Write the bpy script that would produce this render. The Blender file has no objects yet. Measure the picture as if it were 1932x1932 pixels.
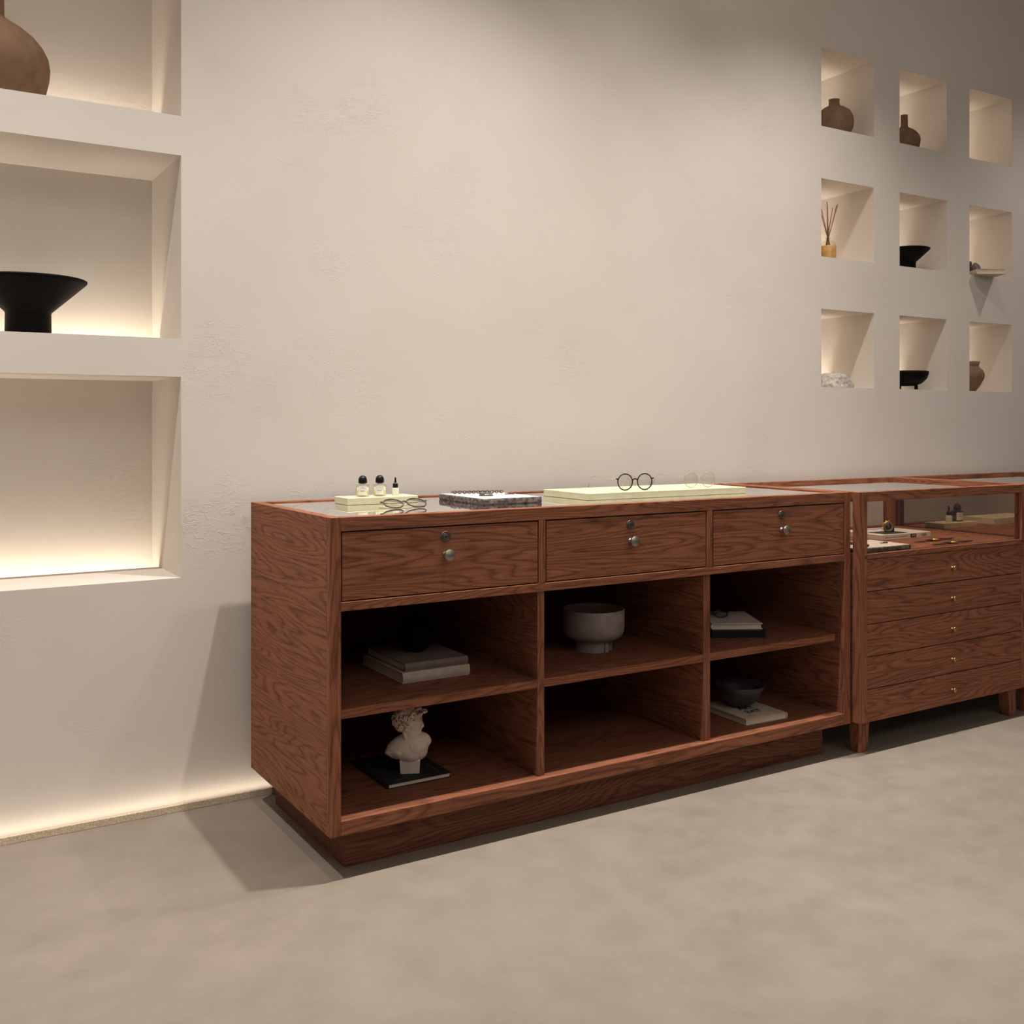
import bpy, bmesh, math, random
from mathutils import Vector, Matrix, noise
R = math.radians
random.seed(7)
sc = bpy.context.scene
col = sc.collection
PI = math.pi

# ------------------------------------------------------------------ materials
def new_mat(name):
    m = bpy.data.materials.new(name); m.use_nodes = True
    nt = m.node_tree; b = nt.nodes['Principled BSDF']
    return m, nt, b
def N(nt, t, **k):
    n = nt.nodes.new(t)
    for a, v in k.items():
        if a.startswith('i_'): n.inputs[a[2:].replace('_', ' ')].default_value = v
        else: setattr(n, a, v)
    return n
def ramp(nt, stops, interp='LINEAR'):
    r = N(nt, 'ShaderNodeValToRGB'); cr = r.color_ramp; cr.interpolation = interp
    while len(cr.elements) < len(stops): cr.elements.new(.5)
    for e, (p, c) in zip(cr.elements, stops):
        e.position = p; e.color = (c[0], c[1], c[2], 1) if hasattr(c, '__len__') else (c, c, c, 1)
    return r
def lin(r, g, b):
    f = lambda v: ((v/255+.055)/1.055)**2.4 if v > 10 else v/255/12.92
    return (f(r), f(g), f(b))
def mixc(nt, fac, a, b, mode='MIX'):
    m = N(nt, 'ShaderNodeMix', data_type='RGBA', blend_type=mode)
    L = nt.links
    if hasattr(fac, 'links'): L.new(fac, m.inputs[0])
    else: m.inputs[0].default_value = fac
    for v, i in ((a, 6), (b, 7)):
        if hasattr(v, 'links'): L.new(v, m.inputs[i])
        else: m.inputs[i].default_value = (*v, 1)
    return m.outputs[2]
def simple(name, c, rough=.5, metal=0, var=.12, scale=30, bump=0, bscale=200, spec=None, **kw):
    m, nt, b = new_mat(name); L = nt.links
    tc = N(nt, 'ShaderNodeTexCoord')
    n = N(nt, 'ShaderNodeTexNoise', i_Scale=scale, i_Detail=4); L.new(tc.outputs['Object'], n.inputs['Vector'])
    lo = tuple(x*(1-var) for x in c); hi = tuple(min(1, x*(1+var)) for x in c)
    r = ramp(nt, [(.3, lo), (.7, hi)]); L.new(n.outputs[0], r.inputs[0]); L.new(r.outputs[0], b.inputs['Base Color'])
    b.inputs['Roughness'].default_value = rough; b.inputs['Metallic'].default_value = metal
    if spec is not None: b.inputs['Specular IOR Level'].default_value = spec
    if bump:
        n2 = N(nt, 'ShaderNodeTexNoise', i_Scale=bscale, i_Detail=3); L.new(tc.outputs['Object'], n2.inputs['Vector'])
        bp = N(nt, 'ShaderNodeBump', i_Strength=bump, i_Distance=.002); L.new(n2.outputs[0], bp.inputs['Height']); L.new(bp.outputs[0], b.inputs['Normal'])
    for k, v in kw.items(): b.inputs[k].default_value = v
    return m

WOOD_LO = (.125, .045, .024); WOOD_MID = (.370, .150, .083); WOOD_HI = (.415, .175, .098)
def wood(name, axis, k=1.0):
    m, nt, b = new_mat(name); L = nt.links
    tc = N(nt, 'ShaderNodeTexCoord'); oi = N(nt, 'ShaderNodeObjectInfo')
    off = N(nt, 'ShaderNodeVectorMath', operation='SCALE'); off.inputs[0].default_value = (7.3, 11.1, 5.7)
    L.new(oi.outputs['Random'], off.inputs['Scale'])
    add = N(nt, 'ShaderNodeVectorMath', operation='ADD'); L.new(tc.outputs['Object'], add.inputs[0]); L.new(off.outputs[0], add.inputs[1])
    def mapped(s_along, s_across):
        mp = N(nt, 'ShaderNodeMapping'); s = [s_across]*3; s['XYZ'.index(axis)] = s_along
        mp.inputs['Scale'].default_value = s; L.new(add.outputs[0], mp.inputs['Vector']); return mp.outputs[0]
    # growth rings: contour lines of a stretched noise, like cathedral grain
    n1 = N(nt, 'ShaderNodeTexNoise', i_Scale=1.0, i_Detail=2, i_Roughness=.38); L.new(mapped(.9, 8.5), n1.inputs['Vector'])
    n1b = N(nt, 'ShaderNodeTexNoise', i_Scale=1.0, i_Detail=3); L.new(mapped(9, 60), n1b.inputs['Vector'])
    ma = N(nt, 'ShaderNodeMath', operation='MULTIPLY_ADD'); L.new(n1.outputs[0], ma.inputs[0]); ma.inputs[1].default_value = 32
    mm = N(nt, 'ShaderNodeMath', operation='MULTIPLY'); L.new(n1b.outputs[0], mm.inputs[0]); mm.inputs[1].default_value = 1.1
    L.new(mm.outputs[0], ma.inputs[2])
    fr = N(nt, 'ShaderNodeMath', operation='FRACT'); L.new(ma.outputs[0], fr.inputs[0])
    r1 = ramp(nt, [(0, .35), (.2, 0.8), (.5, 1), (.8, .85), (1, .3)]); L.new(fr.outputs[0], r1.inputs[0])
    # pores / fibre streaks
    n2 = N(nt, 'ShaderNodeTexNoise', i_Scale=1.0, i_Detail=5, i_Roughness=.65); L.new(mapped(14, 420), n2.inputs['Vector'])
    r2 = ramp(nt, [(.34, .35), (.5, .85), (.65, 1)]); L.new(n2.outputs[0], r2.inputs[0])
    n3 = N(nt, 'ShaderNodeTexNoise', i_Scale=1.0, i_Detail=3); L.new(mapped(1.0, 3.5), n3.inputs['Vector'])
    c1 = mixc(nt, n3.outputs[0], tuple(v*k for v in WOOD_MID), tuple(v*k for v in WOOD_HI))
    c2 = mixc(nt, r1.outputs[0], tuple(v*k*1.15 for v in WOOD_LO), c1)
    n4 = N(nt, 'ShaderNodeTexNoise', i_Scale=1.0, i_Detail=2); L.new(mapped(3.5, 130), n4.inputs['Vector'])
    r4 = ramp(nt, [(.36, .5), (.52, 1)]); L.new(n4.outputs[0], r4.inputs[0]); c2 = mixc(nt, .45, c2, r4.outputs[0], 'MULTIPLY')
    c3 = mixc(nt, .5, c2, r2.outputs[0], 'MULTIPLY')
    L.new(c3, b.inputs['Base Color'])
    b.inputs['Roughness'].default_value = .58
    b.inputs['Specular IOR Level'].default_value = .18
    bp = N(nt, 'ShaderNodeBump', i_Strength=.25, i_Distance=.0006); L.new(r2.outputs[0], bp.inputs['Height']); L.new(bp.outputs[0], b.inputs['Normal'])
    return m
WX, WY, WZ = wood('oak_grain_x', 'X'), wood('oak_grain_y', 'Y'), wood('oak_grain_z', 'Z')
WXd = wood('oak_plinth', 'X', .62); WB = wood('oak_back_shade', 'X', .35)  # same oak darkened; back panels carry the shade of the recess in their colour

def plaster():
    m, nt, b = new_mat('limewash_plaster'); L = nt.links
    tc = N(nt, 'ShaderNodeTexCoord')
    n = N(nt, 'ShaderNodeTexNoise', i_Scale=1.3, i_Detail=5, i_Roughness=.55); L.new(tc.outputs['Object'], n.inputs['Vector'])
    r = ramp(nt, [(.35, (.74, .68, .62)), (.65, (.78, .725, .67))]); L.new(n.outputs[0], r.inputs[0]); L.new(r.outputs[0], b.inputs['Base Color'])
    b.inputs['Roughness'].default_value = .85; b.inputs['Specular IOR Level'].default_value = .2
    # trowel marks: sparse short ridges
    mp = N(nt, 'ShaderNodeMapping'); mp.inputs['Scale'].default_value = (7, 7, 16); mp.inputs['Rotation'].default_value = (0, .5, 0); L.new(tc.outputs['Object'], mp.inputs['Vector'])
    a = N(nt, 'ShaderNodeTexNoise', i_Scale=2.2, i_Detail=6, i_Roughness=.6, i_Distortion=1.2); L.new(mp.outputs[0], a.inputs['Vector'])
    ra = ramp(nt, [(.47, 0), (.5, 1), (.53, 0)]); L.new(a.outputs[0], ra.inputs[0])
    k = N(nt, 'ShaderNodeTexNoise', i_Scale=3.1, i_Detail=3); L.new(tc.outputs['Object'], k.inputs['Vector'])
    rk = ramp(nt, [(.55, 0), (.68, 1)]); L.new(k.outputs[0], rk.inputs[0])
    h = mixc(nt, 1.0, ra.outputs[0], rk.outputs[0], 'MULTIPLY')
    f = N(nt, 'ShaderNodeTexNoise', i_Scale=45, i_Detail=4); L.new(tc.outputs['Object'], f.inputs['Vector'])
    h2 = mixc(nt, .16, h, f.outputs[0], 'ADD')
    bp = N(nt, 'ShaderNodeBump', i_Strength=.32, i_Distance=.003); L.new(h2, bp.inputs['Height']); L.new(bp.outputs[0], b.inputs['Normal'])
    return m
def concrete():
    m, nt, b = new_mat('polished_microcement'); L = nt.links
    tc = N(nt, 'ShaderNodeTexCoord')
    n = N(nt, 'ShaderNodeTexNoise', i_Scale=1.1, i_Detail=8, i_Roughness=.62, i_Distortion=.6); L.new(tc.outputs['Object'], n.inputs['Vector'])
    r = ramp(nt, [(.3, (.29, .247, .203)), (.5, (.335, .285, .237)), (.72, (.375, .322, .273))]); L.new(n.outputs[0], r.inputs[0])
    n2 = N(nt, 'ShaderNodeTexNoise', i_Scale=9, i_Detail=8, i_Roughness=.7); L.new(tc.outputs['Object'], n2.inputs['Vector'])
    r2 = ramp(nt, [(.35, .86), (.6, 1), (.72, 1.0)]); L.new(n2.outputs[0], r2.inputs[0])
    L.new(mixc(nt, .8, r.outputs[0], r2.outputs[0], 'MULTIPLY'), b.inputs['Base Color'])
    rr = ramp(nt, [(.3, .5), (.7, .68)]); L.new(n2.outputs[0], rr.inputs[0]); L.new(rr.outputs[0], b.inputs['Roughness'])
    b.inputs['Specular IOR Level'].default_value = .3
    bp = N(nt, 'ShaderNodeBump', i_Strength=.05, i_Distance=.004); L.new(n2.outputs[0], bp.inputs['Height']); L.new(bp.outputs[0], b.inputs['Normal'])
    return m
def thin_glass(name, tint=(.97, .96, .94), k=1.0):
    m = bpy.data.materials.new(name); m.use_nodes = True; nt = m.node_tree; L = nt.links
    nt.nodes.remove(nt.nodes['Principled BSDF']); out = nt.nodes['Material Output']
    t = N(nt, 'ShaderNodeBsdfTransparent'); t.inputs[0].default_value = (*tint, 1)
    g = N(nt, 'ShaderNodeBsdfGlossy', i_Roughness=.012); g.inputs['Color'].default_value = (1, 1, 1, 1)
    ns = N(nt, 'ShaderNodeTexNoise', i_Scale=3); rr = ramp(nt, [(0, .008), (1, .02)]); L.new(ns.outputs[0], rr.inputs[0]); L.new(rr.outputs[0], g.inputs['Roughness'])
    f = N(nt, 'ShaderNodeFresnel', i_IOR=1.5); geo = N(nt, 'ShaderNodeNewGeometry')
    inv = N(nt, 'ShaderNodeMath', operation='SUBTRACT'); inv.inputs[0].default_value = 1; L.new(geo.outputs['Backfacing'], inv.inputs[1])
    mu = N(nt, 'ShaderNodeMath', operation='MULTIPLY'); L.new(f.outputs[0], mu.inputs[0]); L.new(inv.outputs[0], mu.inputs[1])
    mu2 = N(nt, 'ShaderNodeMath', operation='MULTIPLY', use_clamp=True); L.new(mu.outputs[0], mu2.inputs[0]); mu2.inputs[1].default_value = k
    mx = N(nt, 'ShaderNodeMixShader'); L.new(mu2.outputs[0], mx.inputs[0]); L.new(t.outputs[0], mx.inputs[1]); L.new(g.outputs[0], mx.inputs[2])
    L.new(mx.outputs[0], out.inputs['Surface']); return m
def speckled(name, base, dark, light, scale=160):
    m, nt, b = new_mat(name); L = nt.links
    tc = N(nt, 'ShaderNodeTexCoord')
    n = N(nt, 'ShaderNodeTexNoise', i_Scale=scale, i_Detail=5, i_Roughness=.7); L.new(tc.outputs['Object'], n.inputs['Vector'])
    r = ramp(nt, [(.36, dark), (.47, base), (.62, light)]); L.new(n.outputs[0], r.inputs[0]); L.new(r.outputs[0], b.inputs['Base Color'])
    b.inputs['Roughness'].default_value = .8
    bp = N(nt, 'ShaderNodeBump', i_Strength=.5, i_Distance=.002); L.new(n.outputs[0], bp.inputs['Height']); L.new(bp.outputs[0], b.inputs['Normal'])
    return m

PL, CO = plaster(), concrete()
CEIL = simple('ceiling_paint', (.6, .53, .46), .9)
GLT = thin_glass('clear_glass_top', (.8, .76, .7), 2.0); GLS = thin_glass('shade_tinted_glass_pane', (.94, .90, .87), 1.0)  # pane tint stands in for the brown shade of the wall behind
GLB = thin_glass('bottle_glass', (.93, .93, .86), 1.2)
TERRA = simple('matte_taupe_ceramic', (.26, .165, .105), .85, spec=.2, bump=.15, bscale=90)
BLACKC = simple('matte_black_ceramic', (.005, .0035, .0035), .6, bump=.2, bscale=120, var=.3, spec=.15)
GREYC = simple('grey_glazed_ceramic', (.36, .31, .28), .5)
DARKC = simple('dark_glazed_ceramic', (.055, .05, .05), .4)
ACRY = simple('pale_yellow_acrylic', (.78, .77, .52), .35, var=.05)
STONE = speckled('split_grey_granite', (.17, .145, .125), (.06, .05, .042), (.25, .215, .19), 75)
STONET = speckled('honed_stone_top', (.74, .68, .62), (.6, .54, .48), (.8, .75, .69), 60)
ROCK = speckled('pale_rock', (.46, .41, .36), (.3, .26, .23), (.6, .55, .49), 60)
CHROME = simple('brushed_steel', (.36, .32, .28), .4, .9, var=.15, scale=60)
DSTEEL = simple('dark_grey_print', (.10, .09, .08), .5, .6)  # dark grey for the magazine's printed picture and spine marks
LOCKM = simple('aged_steel', (.16, .14, .12), .45, .9, var=.25, scale=300)
BRASS = simple('brass', (.62, .42, .16), .38, 1, var=.08)
GOLD = simple('polished_gold', (.80, .52, .12), .3, 1, var=.08)
BLK = simple('black_plastic', (.006, .006, .007), .35, var=.2)
BLKM = simple('void_shade_black', (.006, .004, .004), .9, var=.2)
HORN = simple('dark_horn_acetate', (.028, .016, .012), .25, var=.5, scale=90)
GREYF = simple('grey_brown_acetate', (.11, .085, .07), .3, var=.2)
PALEF = simple('pale_champagne_metal', (.62, .52, .42), .3, .7, var=.1)
WIRE = simple('light_gold_wire', (.66, .56, .42), .3, .8, var=.1)
LENS = thin_glass('spectacle_lens', (.97, .97, .96), .8)
PAPER = simple('page_block', (.84, .74, .61), .9, var=.1, scale=8, bump=.3, bscale=500)
def cover(name, c, r=.75): return simple(name, c, r, bump=.35, bscale=420, var=.1)
C_LIN = cover('linen_beige_cover', (.66, .56, .47)); C_GREY = cover('grey_linen_cover', (.27, .22, .185))
C_BLK = cover('black_cover', (.010, .010, .010), .5); C_WHT = cover('white_cover', (.82, .74, .66)); C_GRN = cover('dark_green_cover', (.022, .028, .024))
C_CRM = cover('cream_cover', (.68, .57, .46)); C_PALE = cover('pale_box_cover', (.62, .54, .45)); C_MAG = simple('glossy_white_cover', (.80, .76, .70), .3, var=.03)
INK = simple('printed_ink', (.02, .016, .014), .6); INKW = simple('printed_white', (.6, .55, .5), .6); INKY = simple('printed_ochre', (.35, .26, .10), .6)
LABEL = simple('paper_label', (.78, .74, .70), .7, var=.03); LIQ = simple('pale_yellow_liquid', (.80, .77, .60), .2, var=.03)
BUSTM = simple('white_plaster_cast', (.80, .70, .60), .8, bump=.15, bscale=300)
REED = simple('rattan_reed', (.32, .17, .09), .7); AMBER = simple('amber_wood_band', (.55, .33, .12), .55, var=.2, scale=60)
BROWNG = simple('brown_glass', (.09, .025, .012), .2)
DIAL = simple('dark_dial', (.03, .03, .032), .3); STRAP = simple('black_leather', (.012, .011, .011), .6, bump=.3)
SILVER = simple('dull_silver', (.17, .145, .125), .5, .5, var=.3, scale=200)
def emis(name, c, s):
    m, nt, b = new_mat(name); b.inputs['Emission Color'].default_value = (*c, 1); b.inputs['Emission Strength'].default_value = s
    n = N(nt, 'ShaderNodeTexNoise', i_Scale=4); r = ramp(nt, [(0, .8), (1, .85)]); nt.links.new(n.outputs[0], r.inputs[0]); nt.links.new(r.outputs[0], b.inputs['Base Color']); return m

# ------------------------------------------------------------------ mesh helpers
class MB:
    def __init__(s): s.bm = bmesh.new(); s.mats = []; s.cur = 0
    def mat(s, m):
        if m not in s.mats: s.mats.append(m)
        s.cur = s.mats.index(m); return s
    def _fin(s, faces, smooth=False):
        for f in faces: f.material_index = s.cur; f.smooth = smooth
    def box(s, x0, x1, y0, y1, z0, z1, bev=0, rot=None, seg=1):
        r = bmesh.ops.create_cube(s.bm, size=1.0); vs = r['verts']
        for v in vs:
            v.co = Vector((x0+(v.co.x+.5)*(x1-x0), y0+(v.co.y+.5)*(y1-y0), z0+(v.co.z+.5)*(z1-z0)))
        fs = {f for v in vs for f in v.link_faces}
        if bev:
            es = list({e for v in vs for e in v.link_edges})
            rr = bmesh.ops.bevel(s.bm, geom=es, offset=bev, segments=seg, profile=.5, affect='EDGES')
            fs = {f for f in rr['faces']} | {f for f in fs if f.is_valid}
            vs = list({v for f in fs for v in f.verts})
        s._fin(fs)
        if rot is not None: bmesh.ops.transform(s.bm, matrix=rot, verts=vs)
        return vs
    def lathe(s, prof, seg=48, M=None, smooth=True, close=True):
        rings = []
        for (r, z) in prof:
            if r <= 1e-6: rings.append([s.bm.verts.new((0, 0, z))])
            else: rings.append([s.bm.verts.new((r*math.cos(2*PI*i/seg), r*math.sin(2*PI*i/seg), z)) for i in range(seg)])
        fs = []
        for a, b in zip(rings, rings[1:]):
            for i in range(seg):
                j = (i+1) % seg
                if len(a) == 1 and len(b) == 1: continue
                if len(a) == 1: fs.append(s.bm.faces.new((a[0], b[j], b[i])))
                elif len(b) == 1: fs.append(s.bm.faces.new((a[i], a[j], b[0])))
                else: fs.append(s.bm.faces.new((a[i], a[j], b[j], b[i])))
        s._fin(fs, smooth)
        vs = [v for r in rings for v in r]
        if M is not None: bmesh.ops.transform(s.bm, matrix=M, verts=vs)
        return vs
    def tube(s, pts, r, seg=8, closed=False, smooth=True, flat=1.0):
        pts = [Vector(p) for p in pts]; n = len(pts); rings = []
        rs = r if hasattr(r, '__len__') else [r]*n
        up = Vector((0, 0, 1)); prev = None
        for i, p in enumerate(pts):
            if closed: t = (pts[(i+1) % n]-pts[i-1]).normalized()
            else: t = (pts[min(i+1, n-1)]-pts[max(i-1, 0)]).normalized()
            if prev is None:
                u = t.cross(up)
                if u.length < 1e-3: u = t.cross(Vector((0, 1, 0)))
                u.normalize()
            else:
                u = prev - t*prev.dot(t)
                u.normalize()
            prev = u; w = t.cross(u)
            rings.append([s.bm.verts.new(p+rs[i]*(math.cos(2*PI*k/seg)*u+math.sin(2*PI*k/seg)*w*flat)) for k in range(seg)])
        fs = []
        for i in range(n if closed else n-1):
            a, b = rings[i], rings[(i+1) % n]
            for k in range(seg):
                j = (k+1) % seg; fs.append(s.bm.faces.new((a[k], a[j], b[j], b[k])))
        if not closed: fs.append(s.bm.faces.new(rings[0][::-1])); fs.append(s.bm.faces.new(rings[-1]))
        s._fin(fs, smooth)
        vs = [v for q in rings for v in q]; return vs
    def ell(s, c, r, rot=(0, 0, 0), sub=3):
        q = bmesh.ops.create_icosphere(s.bm, subdivisions=sub, radius=1.0)
        from mathutils import Euler
        M = Matrix.Translation(c) @ Euler(rot).to_matrix().to_4x4() @ Matrix.Diagonal((*r, 1))
        bmesh.ops.transform(s.bm, matrix=M, verts=q['verts'])
        s._fin({f for v in q['verts'] for f in v.link_faces}, True)
    def prism(s, poly, z0, z1, M=None):
        a = [s.bm.verts.new((x, y, z0)) for x, y in poly]; b = [s.bm.verts.new((x, y, z1)) for x, y in poly]
        n = len(poly); fs = [s.bm.faces.new(a[::-1]), s.bm.faces.new(b)]
        for i in range(n): fs.append(s.bm.faces.new((a[i], a[(i+1) % n], b[(i+1) % n], b[i])))
        s._fin(fs)
        if M is not None: bmesh.ops.transform(s.bm, matrix=M, verts=a+b)
        return a+b
    def build(s, name, parent=None, loc=None, rot=None, fixn=True):
        if fixn: bmesh.ops.recalc_face_normals(s.bm, faces=s.bm.faces[:])
        me = bpy.data.meshes.new(name); s.bm.to_mesh(me); s.bm.free()
        for m in s.mats: me.materials.append(m)
        o = bpy.data.objects.new(name, me); col.objects.link(o)
        if parent: o.parent = parent
        if loc: o.location = loc
        if rot: o.rotation_euler = rot
        return o
def box(name, mat, parent, x0, x1, y0, y1, z0, z1, bev=.0012, **k):
    m = MB().mat(mat); m.box(x0, x1, y0, y1, z0, z1, bev); return m.build(name, parent, **k)
def tag(o, label, cat, group=None):
    o['label'] = label; o['category'] = cat
    if group: o['group'] = group
    return o
def thing(name, label, cat, loc=(0, 0, 0), rz=0, group=None):
    o = bpy.data.objects.new(name, None); o.empty_display_size = .05; col.objects.link(o)
    o.location = loc; o.rotation_euler = (0, 0, rz); return tag(o, label, cat, group)
def struct(o): o['kind'] = 'structure'; return o
def dup(root, loc, label, group=None, rz=None):
    r = root.copy(); col.objects.link(r); r.location = loc; r['label'] = label
    if rz is not None: r.rotation_euler = (0, 0, rz)
    if group: r['group'] = group
    for ch in list(root.children):
        c = ch.copy(); col.objects.link(c); c.parent = r
        for g in list(ch.children):
            d = g.copy(); col.objects.link(d); d.parent = c
    return r
def text(name, body, size, mat, parent, loc, rot=(0, 0, 0), ext=.0002, sx=1.0, bold=0):
    cu = bpy.data.curves.new(name, 'FONT'); cu.body = body; cu.size = size; cu.extrude = ext; cu.align_x = 'CENTER'; cu.align_y = 'CENTER'; cu.offset = bold
    t = bpy.data.objects.new(name, cu); col.objects.link(t); dg = bpy.context.evaluated_depsgraph_get()
    me = bpy.data.meshes.new_from_object(t.evaluated_get(dg)); bpy.data.objects.remove(t)
    me.name = name; me.materials.clear(); me.materials.append(mat)
    o = bpy.data.objects.new(name, me); col.objects.link(o); o.parent = parent; o.location = loc; o.rotation_euler = rot; o.scale = (sx, 1, 1)
    return o

# ------------------------------------------------------------------ setting
YW = 3.0
SLOT0, DEPTH = 3.268, 3.36
niches = []   # x0,x1,z0,z1
for z0, z1 in ((.647, 1.217), (1.325, 1.845), (1.957, 2.49)): niches.append((-.75, .747, z0, z1))
SX = (3.361, 3.858, 4.355); SZ = (2.325, 1.782, 1.239)
for z0 in SZ:
    for x0 in SX: niches.append((x0, x0+.329, z0, z0+.325))
def build_wall():
    bm = bmesh.new()
    xs = sorted({-2.2, 7.0} | {n[0] for n in niches} | {n[1] for n in niches})
    zs = sorted({0, 3.4} | {n[2] for n in niches} | {n[3] for n in niches})
    def q(*p): bm.faces.new([bm.verts.new(v) for v in p])
    for i in range(len(xs)-1):
        for j in range(len(zs)-1):
            cx, cz = (xs[i]+xs[i+1])/2, (zs[j]+zs[j+1])/2
            if any(n[0] < cx < n[1] and n[2] < cz < n[3] for n in niches): continue
            q((xs[i], YW, zs[j]), (xs[i+1], YW, zs[j]), (xs[i+1], YW, zs[j+1]), (xs[i], YW, zs[j+1]))
    for x0, x1, z0, z1 in niches:
        dz = z0-.085
        # side faces include the light slot below floor level
        cuts = [z for z in zs if z0 <= z <= z1]
        for x in (x0, x1):
            q((x, YW, z0), (x, SLOT0, z0), (x, SLOT0, z1), (x, YW, z1))
            q((x, SLOT0, dz), (x, DEPTH, dz), (x, DEPTH, z1), (x, SLOT0, z0+.0), (x, SLOT0, z0)) if False else None
            q((x, SLOT0, z0), (x, DEPTH, z0), (x, DEPTH, z1), (x, SLOT0, z1))
            q((x, SLOT0, dz), (x, DEPTH, dz), (x, DEPTH, z0), (x, SLOT0, z0))
        q((x0, YW, z1), (x1, YW, z1), (x1, SLOT0, z1), (x0, SLOT0, z1)); q((x0, SLOT0, z1), (x1, SLOT0, z1), (x1, DEPTH, z1), (x0, DEPTH, z1))
        q((x0, DEPTH, z0), (x1, DEPTH, z0), (x1, DEPTH, z1), (x0, DEPTH, z1)); q((x0, DEPTH, dz), (x1, DEPTH, dz), (x1, DEPTH, z0), (x0, DEPTH, z0))
        q((x0, YW, z0), (x1, YW, z0), (x1, SLOT0, z0), (x0, SLOT0, z0))
        q((x0, SLOT0, dz), (x1, SLOT0, dz), (x1, SLOT0, z0), (x0, SLOT0, z0))
        q((x0, SLOT0, dz), (x1, SLOT0, dz), (x1, DEPTH, dz), (x0, DEPTH, dz))
    bmesh.ops.remove_doubles(bm, verts=bm.verts[:], dist=1e-5)
    me = bpy.data.meshes.new('wall_back'); bm.to_mesh(me); bm.free(); me.materials.append(PL)
    o = bpy.data.objects.new('wall_back', me); col.objects.link(o); return struct(o)
build_wall()
struct(box('floor', CO, None, -4, 7.2, -4, 3.4, -.1, 0, 0))
struct(box('ceiling', CEIL, None, -4, 7.2, -4, 3.4, 3.4, 3.5, 0))
CURB = speckled('baseboard_plaster', (.72, .60, .45), (.5, .4, .28), (.85, .74, .58), 260)
struct(box('baseboard_back', CURB, None, -2.2, 6.99, 2.955, 2.964, 0, .02, .001))

# ------------------------------------------------------------------ counter with drawers and open shelves
CX, CY = .919, 2.3075
W, D, Z0, Z1 = 1.803, .60, .105, .861
t = .028
cab = thing('shelving_counter', 'long brown oak counter with three drawers above six open shelf bays', 'counter', (CX, CY, 0))
box('side_panel', WY, cab, 0, t, .022, D, Z0, Z1)
box('side_panel', WY, cab, W-t, W, .022, D, Z0, Z1)
for x0 in (0, W-t): box('face_stile', WZ, cab, x0, x0+t, 0, .022, Z0, Z1, .0008)
box('bottom_panel', WX, cab, t, W-t, 0, D, Z0, .1405)
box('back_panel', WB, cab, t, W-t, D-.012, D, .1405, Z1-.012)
box('top_rail', WX, cab, t, W-t, 0, .028, .8275, Z1)
box('top_rail', WX, cab, t, W-t, D-.028, D, .8275, Z1)
box('middle_rail', WX, cab, t, W-t, 0, D-.012, .6375, .6595)
updivs = ((1.507-CX, 1.529-CX), (2.099-CX, 2.122-CX)); divs = ((1.514-CX, 1.536-CX), (2.102-CX, 2.128-CX)); RC = .018
for a, b in divs:
    box('divider', WY, cab, a, b, RC+.004, D-.012, .1405, .6375)
    box('divider_edge', WZ, cab, a, b, RC, RC+.004, .1405, .6375, .0004)
for a, b in updivs: box('drawer_divider', WZ, cab, a, b, 0, D-.012, .6595, .8275)
bays = ((t, divs[0][0]), (divs[0][1], divs[1][0]), (divs[1][1], W-t))
for i, (a, b) in enumerate(bays):
    m = MB().mat(WX)
    if i < 2: m.box(a, b, RC+.001, D-.012, .3765, .399, .0008)
    else:
        m.box(a, b, .08, D-.012, .3765, .399, .0008); m.prism([(a, RC+.001), (b-.024, RC+.001), (b-.024, RC+.03), (b-.010, .08), (a, .08)], .3765, .399)
    m.build('shelf', cab)
glass = box('glass_top', GLT, cab, t, W-t, .028, D-.028, .850, .8575, .0)
box('display_tray', WX, cab, t, W-t, .028, D-.028, .8275, .8285, 0)
def lock(parent, x, y, z):
    m = MB().mat(LOCKM); M = Matrix.Translation((x, y, z)) @ Matrix.Rotation(R(90), 4, 'X')
    m.lathe([(0, .0), (.0135, 0), (.0138, .0012), (.0125, .0022), (.0110, .0022), (.0102, .0012), (.0092, .0012), (.0088, .0026), (.0068, .0028), (.006, .0022), (.0052, .003), (0, .003)], 40, M)
    o = m.build('lock', parent)
    k = MB().mat(BLKM); k.box(x-.0008, x+.0008, y-.0034, y-.003, z-.003, z+.003, 0); k.box(x-.0015, x+.0015, y-.0034, y-.003, z+.001, z+.003, 0)
    k.build('keyhole', o); return o
def knob(parent, x, y, z, mat, r=.0145):
    m = MB().mat(mat); M = Matrix.Translation((x, y, z)) @ Matrix.Rotation(R(90), 4, 'X')
    k = r/.0145
    m.lathe([(0, 0), (.008*k, 0), (.008*k, .002*k), (.0055*k, .004*k), (.0055*k, .013*k), (.011*k, .015*k), (.0138*k, .0165*k), (.0145*k, .019*k), (.0145*k, .0245*k), (.0135*k, .026*k), (0, .0265*k)], 32, M)
    return m.build('knob', parent)
ubays = ((t, updivs[0][0]), (updivs[0][1], updivs[1][0]), (updivs[1][1], W-t))
for i, (a, b) in enumerate(ubays):
    g = .0031
    d = box('drawer', WX, cab, a+g, b-g, .001, .02, .6595+g, .8275-g, .0006)
    box('drawer_gap_shade', BLKM, cab, a+.0001, b-.0001, .012, .03, .6597, .8273, 0)  # black sheet standing in for the shade in the gaps around the drawer
    cxx = (1.2296-CX, 1.8105-CX, 2.401-CX)[i]
    lock(d, (a+b)/2, .001, .800); knob(d, (a+b)/2, .001, .755, CHROME)
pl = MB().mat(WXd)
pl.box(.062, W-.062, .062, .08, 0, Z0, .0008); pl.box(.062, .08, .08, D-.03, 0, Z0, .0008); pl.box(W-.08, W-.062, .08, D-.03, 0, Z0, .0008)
pl.build('plinth', cab)

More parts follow.
